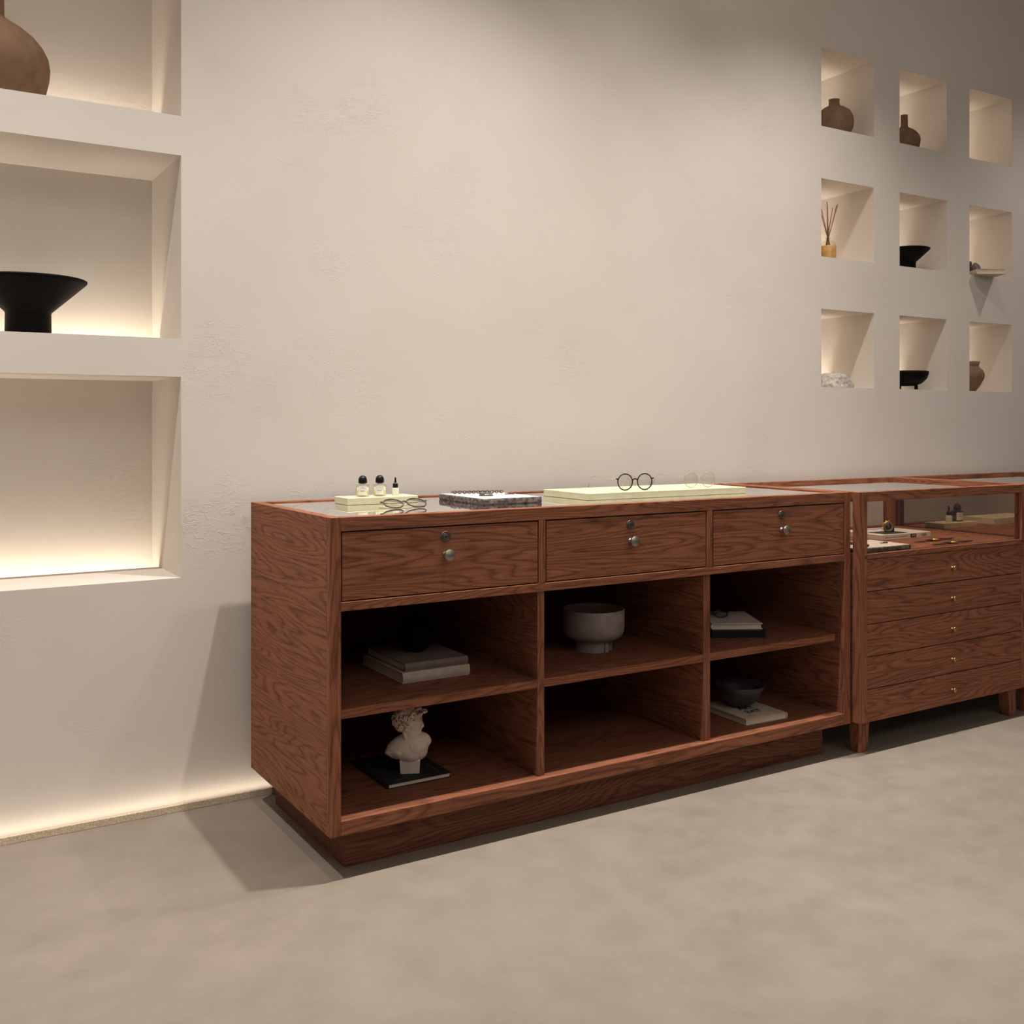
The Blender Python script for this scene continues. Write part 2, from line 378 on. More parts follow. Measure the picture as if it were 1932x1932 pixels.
# ------------------------------------------------------------------ glazed display chests
def vitrine(loc, label):
    w, d, z0, z1 = .925, .62, .1065, .861
    v = thing('display_chest', label, 'display case', loc, 0, 'glass topped display chests')
    p = .037
    for x0 in (0, w-p):
        box('front_post', WZ, v, x0, x0+p, 0, .03, z0, z1)
        box('rear_post', WZ, v, x0, x0+p, d-.04, d, z0, z1)
    for x0 in (0, w-.02): box('side_panel', WY, v, x0, x0+.02, .03, d-.04, z0, .640)
    for x0 in (0, w-.022):
        box('side_rail', WY, v, x0, x0+.022, .03, d-.04, .829, z1)
        box('side_rail', WY, v, x0, x0+.022, .03, d-.04, .640, .657)
    box('top_rail', WX, v, p, w-p, 0, .024, .829, z1); box('top_rail', WX, v, p, w-p, d-.024, d, .829, z1)
    box('display_floor', WX, v, .0225, w-.0225, .0, d-.022, .640, .6545)
    box('sill', WX, v, p, w-p, .0, .014, .6548, .6572, .0005)
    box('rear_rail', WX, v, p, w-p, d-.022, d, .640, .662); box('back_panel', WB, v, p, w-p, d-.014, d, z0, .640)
    gt = box('glass_top', GLT, v, .022, w-.022, .024, d-.024, .845, .850, 0)
    gt.data.materials[0] = GLS2
    def pane(*a): return box('glass_pane', GLS, v, *a, 0)
    pane(p, w-p, .012, .014, .6572, .829); pane(p, w-p, d-.014, d-.012, .662, .829)
    pane(.009, .011, .03, d-.04, .657, .829); pane(w-.011, w-.009, .03, d-.04, .657, .829)
    hh = (.640-z0)/5
    for i in range(5):
        a = z0+i*hh
        q = box('drawer', WX, v, p+.0008, w-p-.0008, .0015, .018, a+(.0015 if i else 0), a+hh-.0012, .0006)
        knob(q, w/2+.016, .0015, a+hh*.46, BRASS, .0080)
    box('carcass_shadow_panel', BLKM, v, p, w-p, .02, .024, z0+.002, .6395, 0)
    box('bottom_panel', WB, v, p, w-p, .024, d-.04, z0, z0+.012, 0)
    for x, s in ((.03, 1), (w-.03, -1)):
        for y, sy in ((.028, 1), (d-.028, -1)):
            m = MB().mat(WZ); vs = m.box(min(x, x+s*.052), max(x, x+s*.052), min(y, y+sy*.045), max(y, y+sy*.045), 0, z0, 0)
            for q in vs:
                if q.co.z < .01:
                    if abs(q.co.x-(x+s*.052)) < 1e-4: q.co.x -= s*.014
                    if abs(q.co.y-(y+sy*.045)) < 1e-4: q.co.y -= sy*.012
            m.build('leg', v)
    return v
GLS2 = thin_glass('display_glass_top', (.88, .86, .83), 2.0)
VX, VY = 2.735, 2.28
v1 = vitrine((VX, VY, 0), 'brown oak glass display chest with five drawers right of the long counter')
v2 = dup(v1, (VX+.935, VY-.0, 0), 'second oak display chest cut off by the right edge of the photo')

# ------------------------------------------------------------------ books
def book(label, x, y, z, w, d, h, cov, rz=0, spine='L', cat='book', group=None, name='book', ct=.0022, page=PAPER, marks=None):
    """near-left corner at x,y; w along local x, d along local y; the spine is on side L, R or F"""
    b = thing(name, label, cat, (x, y, z), rz, group)
    m = MB().mat(cov)
    m.box(0, w, 0, d, 0, ct, .0005); m.box(0, w, 0, d, h-ct, h, .0005)
    def arc(n=6, bul=.004): return [(-bul*math.sin(PI*i/n), ct*.4+(h-ct*.8)*i/n) for i in range(n+1)]
    if spine == 'L': M = Matrix(((1, 0, 0, 0), (0, 0, 1, 0), (0, 1, 0, 0), (0, 0, 0, 1))); L = d
    elif spine == 'R': M = Matrix(((-1, 0, 0, w), (0, 0, 1, 0), (0, 1, 0, 0), (0, 0, 0, 1))); L = d
    else: M = Matrix(((0, 0, 1, 0), (1, 0, 0, 0), (0, 1, 0, 0), (0, 0, 0, 1))); L = w
    a = arc(); poly = a+[(ct, h-ct*.4), (ct, ct*.4)]
    m.prism(poly, 0, L, M); m.build('cover', b)
    i = .004
    x0, x1, y0, y1 = i, w-i, i, d-i
    if spine == 'L': x0 = ct
    if spine == 'R': x1 = w-ct
    if spine == 'F': y0 = ct
    box('pages', page, b, x0, x1, y0, y1, ct, h-ct, 0)
    return b
# upper left bay
ZS, ZD = .399, .1405
book('thick beige linen book, lower of the two under the black round vase', 1.1867, 2.4732, ZS, .202, .27, .029, C_LIN, 0, 'F', group='stacked linen books')
book('grey linen book lying on the beige book, under the black round vase', 1.1968, 2.4802, ZS+.0292, .190, .25, .0215, C_GREY, 0, 'F', group='stacked linen books')
m = MB().mat(BLACKC); m.lathe([(0, 0), (.022, 0), (.036, .012), (.046, .03), (.049, .05), (.046, .068), (.036, .085), (.02, .095), (.0125, .099), (.012, .106), (.015, .111), (.0105, .111), (.0095, .1), (0, .098)], 48)
tag(m.build('vase', None, (1.2925, 2.6092, ZS+.0508)), 'black round vase on the two linen books in the upper left bay', 'vase')
# upper middle bay : footed bowl
fb = thing('footed_bowl', 'grey straight sided ceramic bowl on a split ring foot in the upper middle bay', 'bowl', (1.8657, 2.5538, ZS), R(-30))
m = MB().mat(GREYC); m.lathe([(0, .032), (.05, .0325), (.072, .036), (.086, .045), (.0925, .058), (.094, .075), (.094, .124), (.0925, .1262), (.0905, .1255), (.089, .122), (.089, .062), (.075, .044), (.04, .038), (0, .038)], 72)
m.build('bowl_body', fb)
m = MB().mat(GREYC)   # ring foot: a curled band whose ends overlap and leave a slot
pts = []
for i in range(41):
    a = R(-62) - R(322)*i/40
    rr = .056 if i > 3 else .056
    pts.append((rr*math.cos(a), rr*math.sin(a)))
outer = pts; inner = [(x*.84, y*.84) for x, y in pts][::-1]
bm = m.bm; n = len(outer)
for k in range(n-1):
    o0, o1 = outer[k], outer[k+1]; i0, i1 = (o0[0]*.84, o0[1]*.84), (o1[0]*.84, o1[1]*.84)
    m.prism([o0, o1, i1, i0], 0, .034)
m.prism([(.030, -.047), (.020, -.036), (.034, -.034), (.0415, -.0375)], 0, .034)
m.build('foot_ring', fb)
# upper right bay
br = R(-29)
book('black book under the white book in the upper right bay', 2.2888, 2.4873, ZS, .174, .225, .0225, C_BLK, br, 'L', page=C_BLK)
book('white book on the black book, with glasses lying on it', 2.2999, 2.5044, ZS+.0227, .165, .215, .0195, C_WHT, br, 'L', ct=.003)
# lower left bay
gb = book('thin dark green book under the plaster bust', 1.134, 2.445, ZD, .184, .235, .0125, C_GRN, 0, 'L', ct=.0014)
m = MB().mat(C_GREY); m.box(.158, .1595, .02, .105, .0126, .0129, 0); m.build('cover_line', gb)
m = MB().mat(C_GREY); [m.box(.03+.006*i, .033+.006*i, .018, .0195, .0126, .0129, 0) for i in range(4)]; m.build('lettering', gb)
# lower right bay
cb = book('cream book with black lettering under the dark bowl', 2.325, 2.377, ZD, .170, .215, .0200, C_CRM, R(-3), 'R')
text('lettering', 'EAT', .036, INK, cb, (.085, .062, .0203), bold=.0006)
text('lettering', 'ART', .034, INK, cb, (.085, .098, .0203), bold=.0006)
m = MB().mat(DARKC); m.lathe([(0, 0), (.022, 0), (.026, .003), (.045, .014), (.062, .031), (.073, .052), (.083, .074), (.081, .0745), (.070, .053), (.059, .034), (.043, .018), (.02, .008), (0, .007)], 64)
tag(m.build('bowl', None, (2.417, 2.50, ZD+.0202)), 'dark grey bowl standing on the cream lettered book', 'bowl')

# ------------------------------------------------------------------ bust (generic classical head)
bu = thing('bust', 'small white plaster bust of a curly haired head on the dark green book', 'bust', (1.224, 2.505, ZD+.0127), R(-26))
m = MB().mat(BUSTM)
vs = m.box(-.0275, .0275, -.018, .022, 0, .036, .001)
for v in vs:
    if v.co.z < .01: v.co.x *= .93
m.ell((-.004, .002, .071), (.062, .028, .034), (0, R(-17), 0)); m.ell((-.001, -.002, .055), (.040, .028, .0285)); m.ell((-.018, .0, .053), (.040, .026, .020), (0, R(18), 0)); m.ell((.022, -.001, .058), (.026, .024, .026), (0, R(-35), 0))
m.ell((.040, .006, .082), (.018, .020, .016), (0, R(25), 0)); m.ell((.034, .002, .070), (.017, .024, .028), (0, R(22), 0)); m.ell((-.052, .002, .057), (.016, .016, .010), (0, R(-24), 0)); m.ell((.012, -.004, .064), (.044, .026, .024), (0, R(-30), 0))
m.ell((-.02, .008, .082), (.03, .018, .013), (0, R(-38), 0)); m.ell((.028, .01, .088), (.026, .018, .013), (0, R(8), 0))
m.ell((.003, .003, .095), (.0235, .023, .036), (0, R(-6), 0)); m.ell((-.011, -.016, .094), (.005, .005, .03), (R(4), R(-16), 0)); m.ell((.004, -.022, .072), (.006, .006, .008))
# head: skull, face, jaw, features; the face looks to local +x
m.ell((.0, .0, .139), (.033, .027, .032)); m.ell((.014, 0, .133), (.0195, .0215, .031), (0, R(8), 0)); m.ell((.0135, 0, .117), (.0145, .0165, .014), (0, R(20), 0)); m.ell((.0245, 0, .109), (.0062, .0085, .006))
m.ell((.0315, 0, .129), (.0048, .0042, .0125), (0, R(-20), 0)); m.ell((.0352, 0, .1225), (.0032, .0042, .0028)); m.ell((.0305, 0, .1165), (.0028, .0075, .0022)); m.ell((.0292, 0, .1135), (.0032, .0065, .0022))
m.ell((.0292, -.0085, .143), (.0045, .009, .003)); m.ell((.0292, .0085, .143), (.0045, .009, .003)); m.ell((.021, -.0135, .127), (.008, .006, .008)); m.ell((.021, .0135, .127), (.008, .006, .008)); m.ell((.0265, -.0085, .1375), (.003, .0052, .003)); m.ell((.0265, .0085, .1375), (.003, .0052, .003))
m.ell((-.0015, -.0245, .132), (.0045, .0035, .008), (0, R(10), 0)); m.ell((-.0015, .0245, .132), (.0045, .0035, .008))
o = m.build('head_and_shoulders', bu)
md = o.modifiers.new('remesh', 'REMESH'); md.mode = 'VOXEL'; md.voxel_size = .0011; md.use_smooth_shade = True
md = o.modifiers.new('smooth', 'SMOOTH'); md.iterations = 3; md.factor = .5
m = MB().mat(BUSTM)
m.ell((-.006, 0, .147), (.034, .0285, .028)); m.ell((-.022, 0, .134), (.022, .024, .027))
rnd = random.Random(5)
for i in range(120):
    u = rnd.uniform(-1, 1); a = rnd.uniform(0, 2*PI); s = math.sqrt(1-u*u); d = Vector((s*math.cos(a), s*math.sin(a), u))
    c = Vector((-.007, 0, .143)); p = c+Vector((d.x*.037, d.y*.030, d.z*.031))
    if p.x > .012 and p.z < .158: continue
    if p.x > .0 and p.z < .147: continue
    if p.z < .116: continue
    if p.z > .168: p.z = .168+ (p.z-.168)*.5
    r = rnd.uniform(.0046, .0068); ax = rnd.uniform(0, PI)
    T = d.cross(Vector((0, 0, 1)) if abs(d.z) < .9 else Vector((1, 0, 0))).normalized(); B2 = d.cross(T)
    pts = [p+T*(r*math.cos(q+ax))+B2*(r*math.sin(q+ax))+d*(.0035*math.sin(q*.5)) for q in [j*.75 for j in range(8)]]
    m.tube(pts, [.0016, .0024, .0027, .0028, .0027, .0024, .0019, .0012], 6)
for (x, y, z) in ((.034, -.008, .161), (.037, .0, .164), (.034, .008, .161), (.028, -.016, .158), (.03, .015, .158), (.024, 0, .168), (.04, -.004, .161)): m.ell((x, y, z), (.0085, .0065, .0048), (0, R(-18), 0), 2)
o = m.build('hair', bu)
md = o.modifiers.new('remesh', 'REMESH'); md.mode = 'VOXEL'; md.voxel_size = .0009; md.use_smooth_shade = True
bu.scale = (1.0, 1.0, 1.0)

# ------------------------------------------------------------------ things on the counter top
ZT = .8577
def slab_block(name, label, x0, x1, y0, y1, z, h, group, rz=0):
    b = thing(name, label, 'display block', ((x0+x1)/2, (y0+y1)/2, z), rz, group)
    box('block_body', ACRY, b, -(x1-x0)/2, (x1-x0)/2, -(y1-y0)/2, (y1-y0)/2, 0, h, .0012); return b
g = 'pale yellow display blocks'
def block(label, x0, x1, y0, y1, z, h):
    o = box('display_block', ACRY, None, -(x1-x0)/2, (x1-x0)/2, -(y1-y0)/2, (y1-y0)/2, 0, h, .0010, loc=((x0+x1)/2, (y0+y1)/2, z)); return tag(o, label, 'display block', g)
block('small pale yellow block under the two perfume bottles on the counter', 1.121, 1.339, 2.686, 2.78, ZT, .0195)
block('long flat pale yellow block under two upright pairs of glasses', 1.795, 2.427, 2.482, 2.722, ZT, .0205)
ZF = .6547
block('pale yellow block holding the bottles inside the second display chest', 3.735, 3.955, 2.69, 2.78, ZF, .021)
block('pale yellow block behind the right front post of the first display chest', 4.08, 4.40, 2.69, 2.84, ZF, .026)

def perfume(loc, label, rz):
    b = thing('perfume_bottle', label, 'bottle', loc, rz, 'clear bottles with black round caps')
    m = MB().mat(GLB); m.lathe([(0, 0), (.0185, 0), (.0193, .001), (.0193, .032), (.018, .0345), (.012, .0355), (0, .0355)], 40); o = m.build('glass_body', b)
    m = MB().mat(LIQ); m.lathe([(0, .002), (.0168, .002), (.0168, .026), (0, .026)], 40); m.build('liquid', b)
    m = MB().mat(BLK); m.lathe([(0, .0375), (.0118, .0375), (.0122, .039), (.0122, .047), (.0112, .0518), (.0085, .0562), (.0045, .0588), (0, .0595)], 40); m.build('cap', b)
    m = MB().mat(CHROME); m.lathe([(0, .0353), (.0078, .0353), (.0078, .038), (0, .038)], 32); m.build('collar', b)
    # curved paper label, printed marks too small to read
    m = MB().mat(LABEL); n = 14; r = .0196
    P = [(r*math.cos(R(-128+76*i/n)), r*math.sin(R(-128+76*i/n))) for i in range(n+1)]
    for i in range(n): 
        a, c = P[i], P[i+1]
        m._fin([m.bm.faces.new([m.bm.verts.new(q) for q in ((a[0], a[1], .005), (c[0], c[1], .005), (c[0], c[1], .0305), (a[0], a[1], .0305))])], True)
    lb = m.build('label', b)
    m = MB().mat(INK); r = .0198
    def mark(a0, a1, z0, z1):
        p, q = ((r*math.cos(R(v)), r*math.sin(R(v))) for v in (a0, a1))
        m._fin([m.bm.faces.new([m.bm.verts.new(k) for k in ((p[0], p[1], z0), (q[0], q[1], z0), (q[0], q[1], z1), (p[0], p[1], z1))])])
    for a in (-98, -94, -90, -86): mark(a, a+2.4, .0242, .0252)
    mark(-106, -103, .0150, .0178)
    for a, h in ((-101, .0012), (-97.5, .0016), (-94, .0012), (-90, .0013), (-86, .0017), (-82.5, .0012), (-79, .0014)): mark(a, a+2.6, .0152, .0152+h)
    m.build('printed_marks', lb)
    return b
p1 = perfume((1.188, 2.735, ZT+.0197), 'clear perfume bottle with black round cap at the left end of the small yellow block', R(-24))
p2 = dup(p1, (1.240, 2.733, ZT+.0197), 'clear perfume bottle with black round cap standing next to the dropper bottle')
def dropper(loc, label, rz):
    b = thing('dropper_bottle', label, 'bottle', loc, rz, 'small dropper bottles')
    m = MB().mat(LIQ); m.lathe([(0, 0), (.0098, 0), (.0103, .001), (.0103, .018), (.009, .0205), (.006, .0215), (0, .0215)], 32); m.build('bottle_body', b)
    m = MB().mat(LABEL); n = 10; r = .01045
    for i in range(n):
        a, c = R(-135+90*i/n), R(-135+90*(i+1)/n)
        m._fin([m.bm.faces.new([m.bm.verts.new(q) for q in ((r*math.cos(a), r*math.sin(a), .004), (r*math.cos(c), r*math.sin(c), .004), (r*math.cos(c), r*math.sin(c), .017), (r*math.cos(a), r*math.sin(a), .017))])], True)
    m.build('label', b)
    m = MB().mat(BLK); m.lathe([(0, .0215), (.0073, .0215), (.0075, .022), (.0075, .032), (.007, .0335), (.0035, .034), (.003, .040), (.0024, .047), (.0026, .0495), (.0012, .0515), (0, .0515)], 28); m.build('dropper_cap', b)
    return b
d1 = dropper((1.291, 2.737, ZT+.0197), 'small dropper bottle with black pipette cap beside the perfume bottles on the counter', R(-24))
q = dup(d1, (3.827, 2.732, ZF+.0212), 'small dropper bottle seen through glass inside the right display chest'); q.scale = (1.3,)*3
q = dup(p1, (3.892, 2.738, ZF+.0212), 'bottle with black round cap seen through glass inside the right display chest'); q.scale = (1.25,)*3

# ---- glasses
def glasses(loc, label, rz, lens_r, sep, fr, frame_m, temple_m, tlen, mode, tilt=0, zc=None, browed=False, tr=.0008):
    g = thing('eyeglasses', label, 'glasses', loc, rz, 'eyeglasses on display')
    zc = lens_r+fr if zc is None else zc
    M = Matrix.Identity(4)
    if mode == 'flat': M = Matrix.Translation((0, 0, zc)) @ Matrix.Rotation(R(-90+tilt), 4, 'X')
    else: M = Matrix.Translation((0, 0, zc))
    m = MB().mat(frame_m); allv = []
    for sx in (-1, 1):
        pts = []
        for i in range(40):
            a = 2*PI*i/40; rx = lens_r*(1.0); rz_ = lens_r*(.98 if math.sin(a) < 0 else .95)
            pts.append((sx*sep/2+rx*math.cos(a), 0, rz_*math.sin(a)))
        allv += m.tube(pts, fr, 8, True)
    bz = lens_r*.18
    allv += m.tube([(-(sep/2-lens_r)-.001, 0, bz-.001), (-(sep/2-lens_r)*.5, -.001, bz+.0035), (0, -.0015, bz+.0045), ((sep/2-lens_r)*.5, -.001, bz+.0035), ((sep/2-lens_r)+.001, 0, bz-.001)], fr*1.15, 8)
    for sx in (-1, 1):
        x = sx*(sep/2+lens_r)
        allv += m.tube([(x-sx*.002, 0, lens_r*.30), (x+sx*.003, 0, lens_r*.38), (x+sx*.0062, .001, lens_r*.38)], [fr*1.0, fr*1.25, fr*1.15], 8)
    bmesh.ops.transform(m.bm, matrix=M, verts=allv); f = m.build('frame', g)
    for sx in (-1, 1):
        m = MB().mat(LENS); vs = m.lathe([(0, 0), (lens_r*.96, 0), (lens_r*.96, .0006), (0, .0008)], 36, Matrix.Translation((sx*sep/2, 0, 0)) @ Matrix.Rotation(R(90), 4, 'X'))
        bmesh.ops.transform(m.bm, matrix=M, verts=vs); m.build('lens', g)
    hx = sep/2+lens_r+.0062; hz = lens_r*.38
    for sx in (-1, 1):
        m = MB().mat(temple_m)
        if mode == 'open':
            p = [(sx*hx, .001, zc+hz), (sx*hx, tlen*.3, zc+hz*.98), (sx*(hx-.001), tlen*.72, zc+hz+.001), (sx*(hx-.002), tlen*.80, zc+hz-.001), (sx*(hx-.003), tlen*.87, zc*.75), (sx*(hx-.005), tlen*.97, tr)]
            m.tube(p, tr, 6)
        else:
            h0 = M @ Vector((sx*hx, .002, hz)); off = .006 if sx > 0 else .0
            p = [h0, Vector((sx*(hx-.004), h0.y+.006, h0.z+.001)), Vector((sx*.01, h0.y+.016+off, .006)), Vector((-sx*(hx*.55), h0.y+.018+off, .0035)), Vector((-sx*(hx*.98), h0.y+.006+off, tr*1.2))]
            m.tube(p, tr, 6)
        m.build('temple', g)
    return g
glasses((1.222, 2.531, ZT), 'grey brown round glasses lying folded on the glass counter top', R(-4), .0268, .0665, .0019, GREYF, PALEF, .15, 'flat', 22, .0125, tr=.0009)
glasses((2.000, 2.522, ZT+.0207), 'dark horn rimmed round glasses standing on the long yellow block', R(-9), .0255, .0685, .0019, HORN, WIRE, .205, 'open')
glasses((2.272, 2.532, ZT+.0207), 'pale thin rimmed round glasses at the right end of the long yellow block', R(-9), .0250, .064, .0011, PALEF, WIRE, .205, 'open', tr=.0006)
glasses((2.3795, 2.5941, ZS+.0424), 'dark round glasses lying on the white book in the upper right bay', R(-29), .0235, .060, .0016, BLK, BLK, .15, 'flat', 22, .011)

# ---- rough stone tiles with jewellery
def stone_tile(loc, label, w, d, h, seed):
    b = thing('stone_tile', label, 'stone tile', loc, 0, 'rough edged stone tiles')
    n = 26; per = []
    for k in range(n): per.append((w*k/n, 0, 0, -1))
    for k in range(n): per.append((w, d*k/n, 1, 0))
    for k in range(n): per.append((w-w*k/n, d, 0, 1))
    for k in range(n): per.append((0, d-d*k/n, -1, 0))
    m = MB().mat(STONE); rows = 6; grid = []
    for j in range(rows):
        z = h*j/(rows-1); ring = []
        for (x, y, nx, ny) in per:
            q = noise.noise(Vector((x*70+seed, y*70, z*120)))*.0022+noise.noise(Vector((x*22+seed, y*22, z*30)))*.0022
            e = .0016 if j in (0, rows-1) else 0
            ring.append(m.bm.verts.new((x+nx*(q-e), y+ny*(q-e), z)))
        grid.append(ring)
    L = len(per); fs = []
    for j in range(rows-1):
        for i in range(L): fs.append(m.bm.faces.new((grid[j][i], grid[j][(i+1) % L], grid[j+1][(i+1) % L], grid[j+1][i])))
    fs.append(m.bm.faces.new(grid[0][::-1])); m._fin(fs)
    m.mat(STONET); m._fin([m.bm.faces.new([m.bm.verts.new(v.co+Vector((0, 0, .0001))) for v in grid[-1]])]); m._fin([m.bm.faces.new(grid[-1])])
    m.build('slab', b); return b
stone_tile((1.443, 2.493, ZT), 'rough edged stone tile lying between the two yellow blocks', .194, .262, .017, 3)
stone_tile((2.778, 2.318, ZF), 'rough edged stone tile inside the display chest in front of the magazine', .262, .17, .0155, 9)
def chain(loc, label, L, rz):
    b = MB().mat(SILVER); n = 22
    for i in range(n):
        x = L*(i/(n-1)-.5); a = (i % 2)*PI/2+.4; pts = []
        for k in range(10):
            q = 2*PI*k/10; u = .0052*math.cos(q); v = .0034*math.sin(q)
            pts.append((x+u, .004*math.sin(x*60)+v*math.cos(a), .0048+v*math.sin(a)*1.2))
        b.tube(pts, .0014, 5, True)
    o = b.build('chain_bracelet', None, loc, (0, 0, rz)); return tag(o, label, 'bracelet')
ZTT = ZT+.0172
chain((1.545, 2.705, ZTT), 'dull silver chain bracelet stretched along the back of the counter stone tile', .150, R(-14))
def cuff(loc, label, rz, k=1.0):
    m = MB().mat(SILVER)
    for dz in (0, .0058):
        pts = [(.019*k*math.cos(R(a)), .011*k*math.sin(R(a)), .0022+dz*k) for a in range(-240, 61, 15)]
        m.tube(pts, .0022*k, 6)
    m.box(-.018*k, -.006*k, -.011*k, .006*k, .002, .010*k, .001)
    o = m.build('ring', None, loc, (0, 0, rz)); return tag(o, label, 'ring')
cuff((1.515, 2.600, ZTT), 'dull silver open ring on the counter stone tile in front of the chain', R(-20))
cuff((2.872, 2.415, ZF+.0157), 'dull silver open ring on the stone tile inside the display chest', R(-20), .9)
def bar(loc, label, L, rz):
    m = MB().mat(SILVER); m.box(-L/2, L/2, -.0025, .0025, 0, .0032, .0008)
    for i in range(6): m.box(-L*.1+i*L*.09, -L*.1+i*L*.09+.002, -.0032, .0032, 0, .0048, .0005)
    o = m.build('tie_clip', None, loc, (0, 0, rz)); return tag(o, label, 'jewellery')
bar((1.607, 2.620, ZTT), 'thin dull silver clip at the right of the counter stone tile', .030, R(-10))
bar((2.985, 2.385, ZF+.0157), 'thin dull silver clip on the stone tile inside the display chest', .034, R(-6))
chain((2.82, 2.345, ZF+.0157), 'short dull silver chain at the left of the stone tile inside the display chest', .06, R(-10))

# ---- inside the first display chest
mg = thing('magazine', 'thick white magazine with printed spine lying in the display chest', 'magazine', (3.165, 2.538, ZF), R(-1))
box('body', C_MAG, mg, 0, .275, 0, .20, 0, .0195, .001)
box('cover_picture', DSTEEL, mg, .035, .165, .012, .10, .0195, .0198, 0)
m = MB().mat(INK); [m.box(.12+.018*i, .132+.018*i, .165, .176, .0195, .0198, 0) for i in range(8)]; m.build('cover_title', mg)
box('spine_box', INK, mg, .158, .190, -.0004, .0001, .003, .0165, 0)
text('spine_lettering', 'APP', .0135, INKW, mg, (.174, -.0006, .0095), (R(90), 0, 0), sx=1.0)
text('spine_lettering', 'J', .011, INKY, mg, (.209, -.0004, .0095), (R(90), 0, 0))
text('spine_lettering', 'OBER', .0125, INKY, mg, (.234, -.0004, .0098), (R(90), 0, 0), bold=.0003)
m = MB().mat(DSTEEL); rnd = random.Random(2); x = .022
while x < .145:
    w_ = rnd.uniform(.003, .007); m.box(x, x+w_, -.0003, .0001, .0085, .0085+rnd.uniform(.0008, .002), 0); x += w_+rnd.uniform(.002, .004)
m.build('spine_marks', mg)
def watch(loc, label, rz, standing):
    w = thing('wristwatch', label, 'watch', loc, rz, 'watches in the display chest')
    if standing:
        # the case stands upright on its strap loop, dial to the front
        Mx = Matrix.Translation((0, 0, .022)) @ Matrix.Rotation(R(84), 4, 'X')
        m = MB().mat(GOLD); m.lathe([(.0155, .0055), (.0172, .0068), (.0195, .0052), (.0202, .002), (.0195, -.003), (.016, -.005), (0, -.005)], 40, Mx)
        for a in (20, -20, 160, -160): m.tube([Mx @ Vector((.0185*math.cos(R(a+90)), .0185*math.sin(R(a+90)), 0)), Mx @ Vector((.024*math.cos(R(a*.72+90)), .024*math.sin(R(a*.72+90)), -.002))], .0019, 6)
        m.tube([Mx @ Vector((.020, 0, 0)), Mx @ Vector((.0245, 0, 0))], .0022, 8)
        m.build('watch_case', w)
        m = MB().mat(DIAL); m.lathe([(0, .0056), (.0155, .0056), (.0155, .0045)], 36, Mx); dl = m.build('dial', w)
        m = MB().mat(INKW); m.tube([Mx @ Vector((.0128*math.cos(a*PI/18), .0128*math.sin(a*PI/18), .0058)) for a in range(36)], .0005, 5, True)
        m.tube([Mx @ Vector((0, 0, .006)), Mx @ Vector((.0, .008, .006))], .0004, 5); m.tube([Mx @ Vector((0, 0, .006)), Mx @ Vector((.0055, -.003, .006))], .0005, 5); m.build('hands_and_ring', dl)
        m = MB().mat(STRAP); m.tube([(0, .004, .040), (.004, .018, .043), (.010, .038, .036), (.014, .048, .022), (.012, .040, .008), (.006, .022, .0045), (.0, .006, .004)], .0085, 8, False, True, .35)
        m.build('strap', w)
        m = MB().mat(STRAP); m.box(.004, .032, .012, .05, .0005, .026, .006, seg=2); m.build('cushion', w)
    else:
        m = MB().mat(STRAP); 
        for s in (-1, 1): m.tube([(s*.016, 0, .006), (s*.036, .0, .0055), (s*.075, 0, .0035), (s*.118, 0, .0035)], [.0075, .0075, .0065, .005], 8, False, True, .28)
        m.build('strap', w)
        m = MB().mat(GOLD); m.lathe([(0, .002), (.0165, .002), (.0185, .0045), (.0182, .008), (.0155, .0105), (.0140, .0098)], 36)
        for s in (-1, 1):
            for yy in (-.0085, .0085): m.tube([(s*.013, yy, .006), (s*.0225, yy, .0048)], .0017, 6)
        m.tube([(-.112, -.0055, .004), (-.122, 0, .0045), (-.112, .0055, .004)], .0012, 6); m.build('watch_case', w)
        m = MB().mat(DIAL); m.lathe([(0, .0099), (.0141, .0099), (.0141, .009)], 30); m.build('dial', w)
        m = MB().mat(GOLD); m.box(-.084, -.060, -.0068, .0068, .003, .0068, .001); m.build('buckle', w)
    return w
watch((3.275, 2.600, ZF+.0197), 'gold watch with dark dial standing upright on the magazine', R(-31), True)
wl = watch((3.322, 2.432, ZF), 'gold watch lying flat nearest the magazine spine', R(3), False)
dup(wl, (3.305, 2.344, ZF), 'gold watch lying flat nearest the front glass of the display chest', rz=R(2))

# ------------------------------------------------------------------ niche objects
def vase_obj(name, label, cat, prof, mat, loc, k=1.0, seg=112, group=None):
    m = MB().mat(mat); m.lathe([(r*k, z*k) for r, z in prof], seg); return tag(m.build(name, None, loc), label, cat, group)
BOT = [(0, 0), (.106, 0), (.122, .010), (.139, .045), (.148, .085), (.150, .112), (.146, .138), (.134, .163), (.114, .188), (.086, .211), (.060, .227), (.041, .239), (.0345, .248), (.033, .355), (.034, .360), (.030, .360), (.029, .25), (0, .24)]
vase_obj('bottle_vase', 'large taupe round vase with narrow neck in the top left niche', 'vase', BOT, TERRA, (0.2769, 3.172, 1.957))
vase_obj('bottle_vase', 'small taupe long necked vase in the top row middle niche', 'vase', BOT, TERRA, (4.012, 3.095, SZ[0]), .47)
FUN = [(0, 0), (.058, 0), (.060, .003), (.059, .066), (.061, .070), (.148, .150), (.1525, .155), (.153, .160), (.149, .162), (.143, .156), (.053, .078), (0, .072)]
vase_obj('funnel_bowl', 'large matte black funnel shaped bowl on a round foot in the left niche', 'bowl', FUN, BLACKC, (.3715, 3.172, 1.325))
vase_obj('funnel_bowl', 'small matte black funnel shaped bowl in the centre niche at right', 'bowl', FUN, BLACKC, (4.050, 3.11, SZ[1]), .66)
POT = [(0, 0), (.052, 0), (.066, .018), (.079, .045), (.083, .070), (.080, .095), (.068, .118), (.045, .135), (.028, .143), (.023, .150), (.022, .168), (.024, .172), (.020, .172), (.018, .15), (0, .14)]
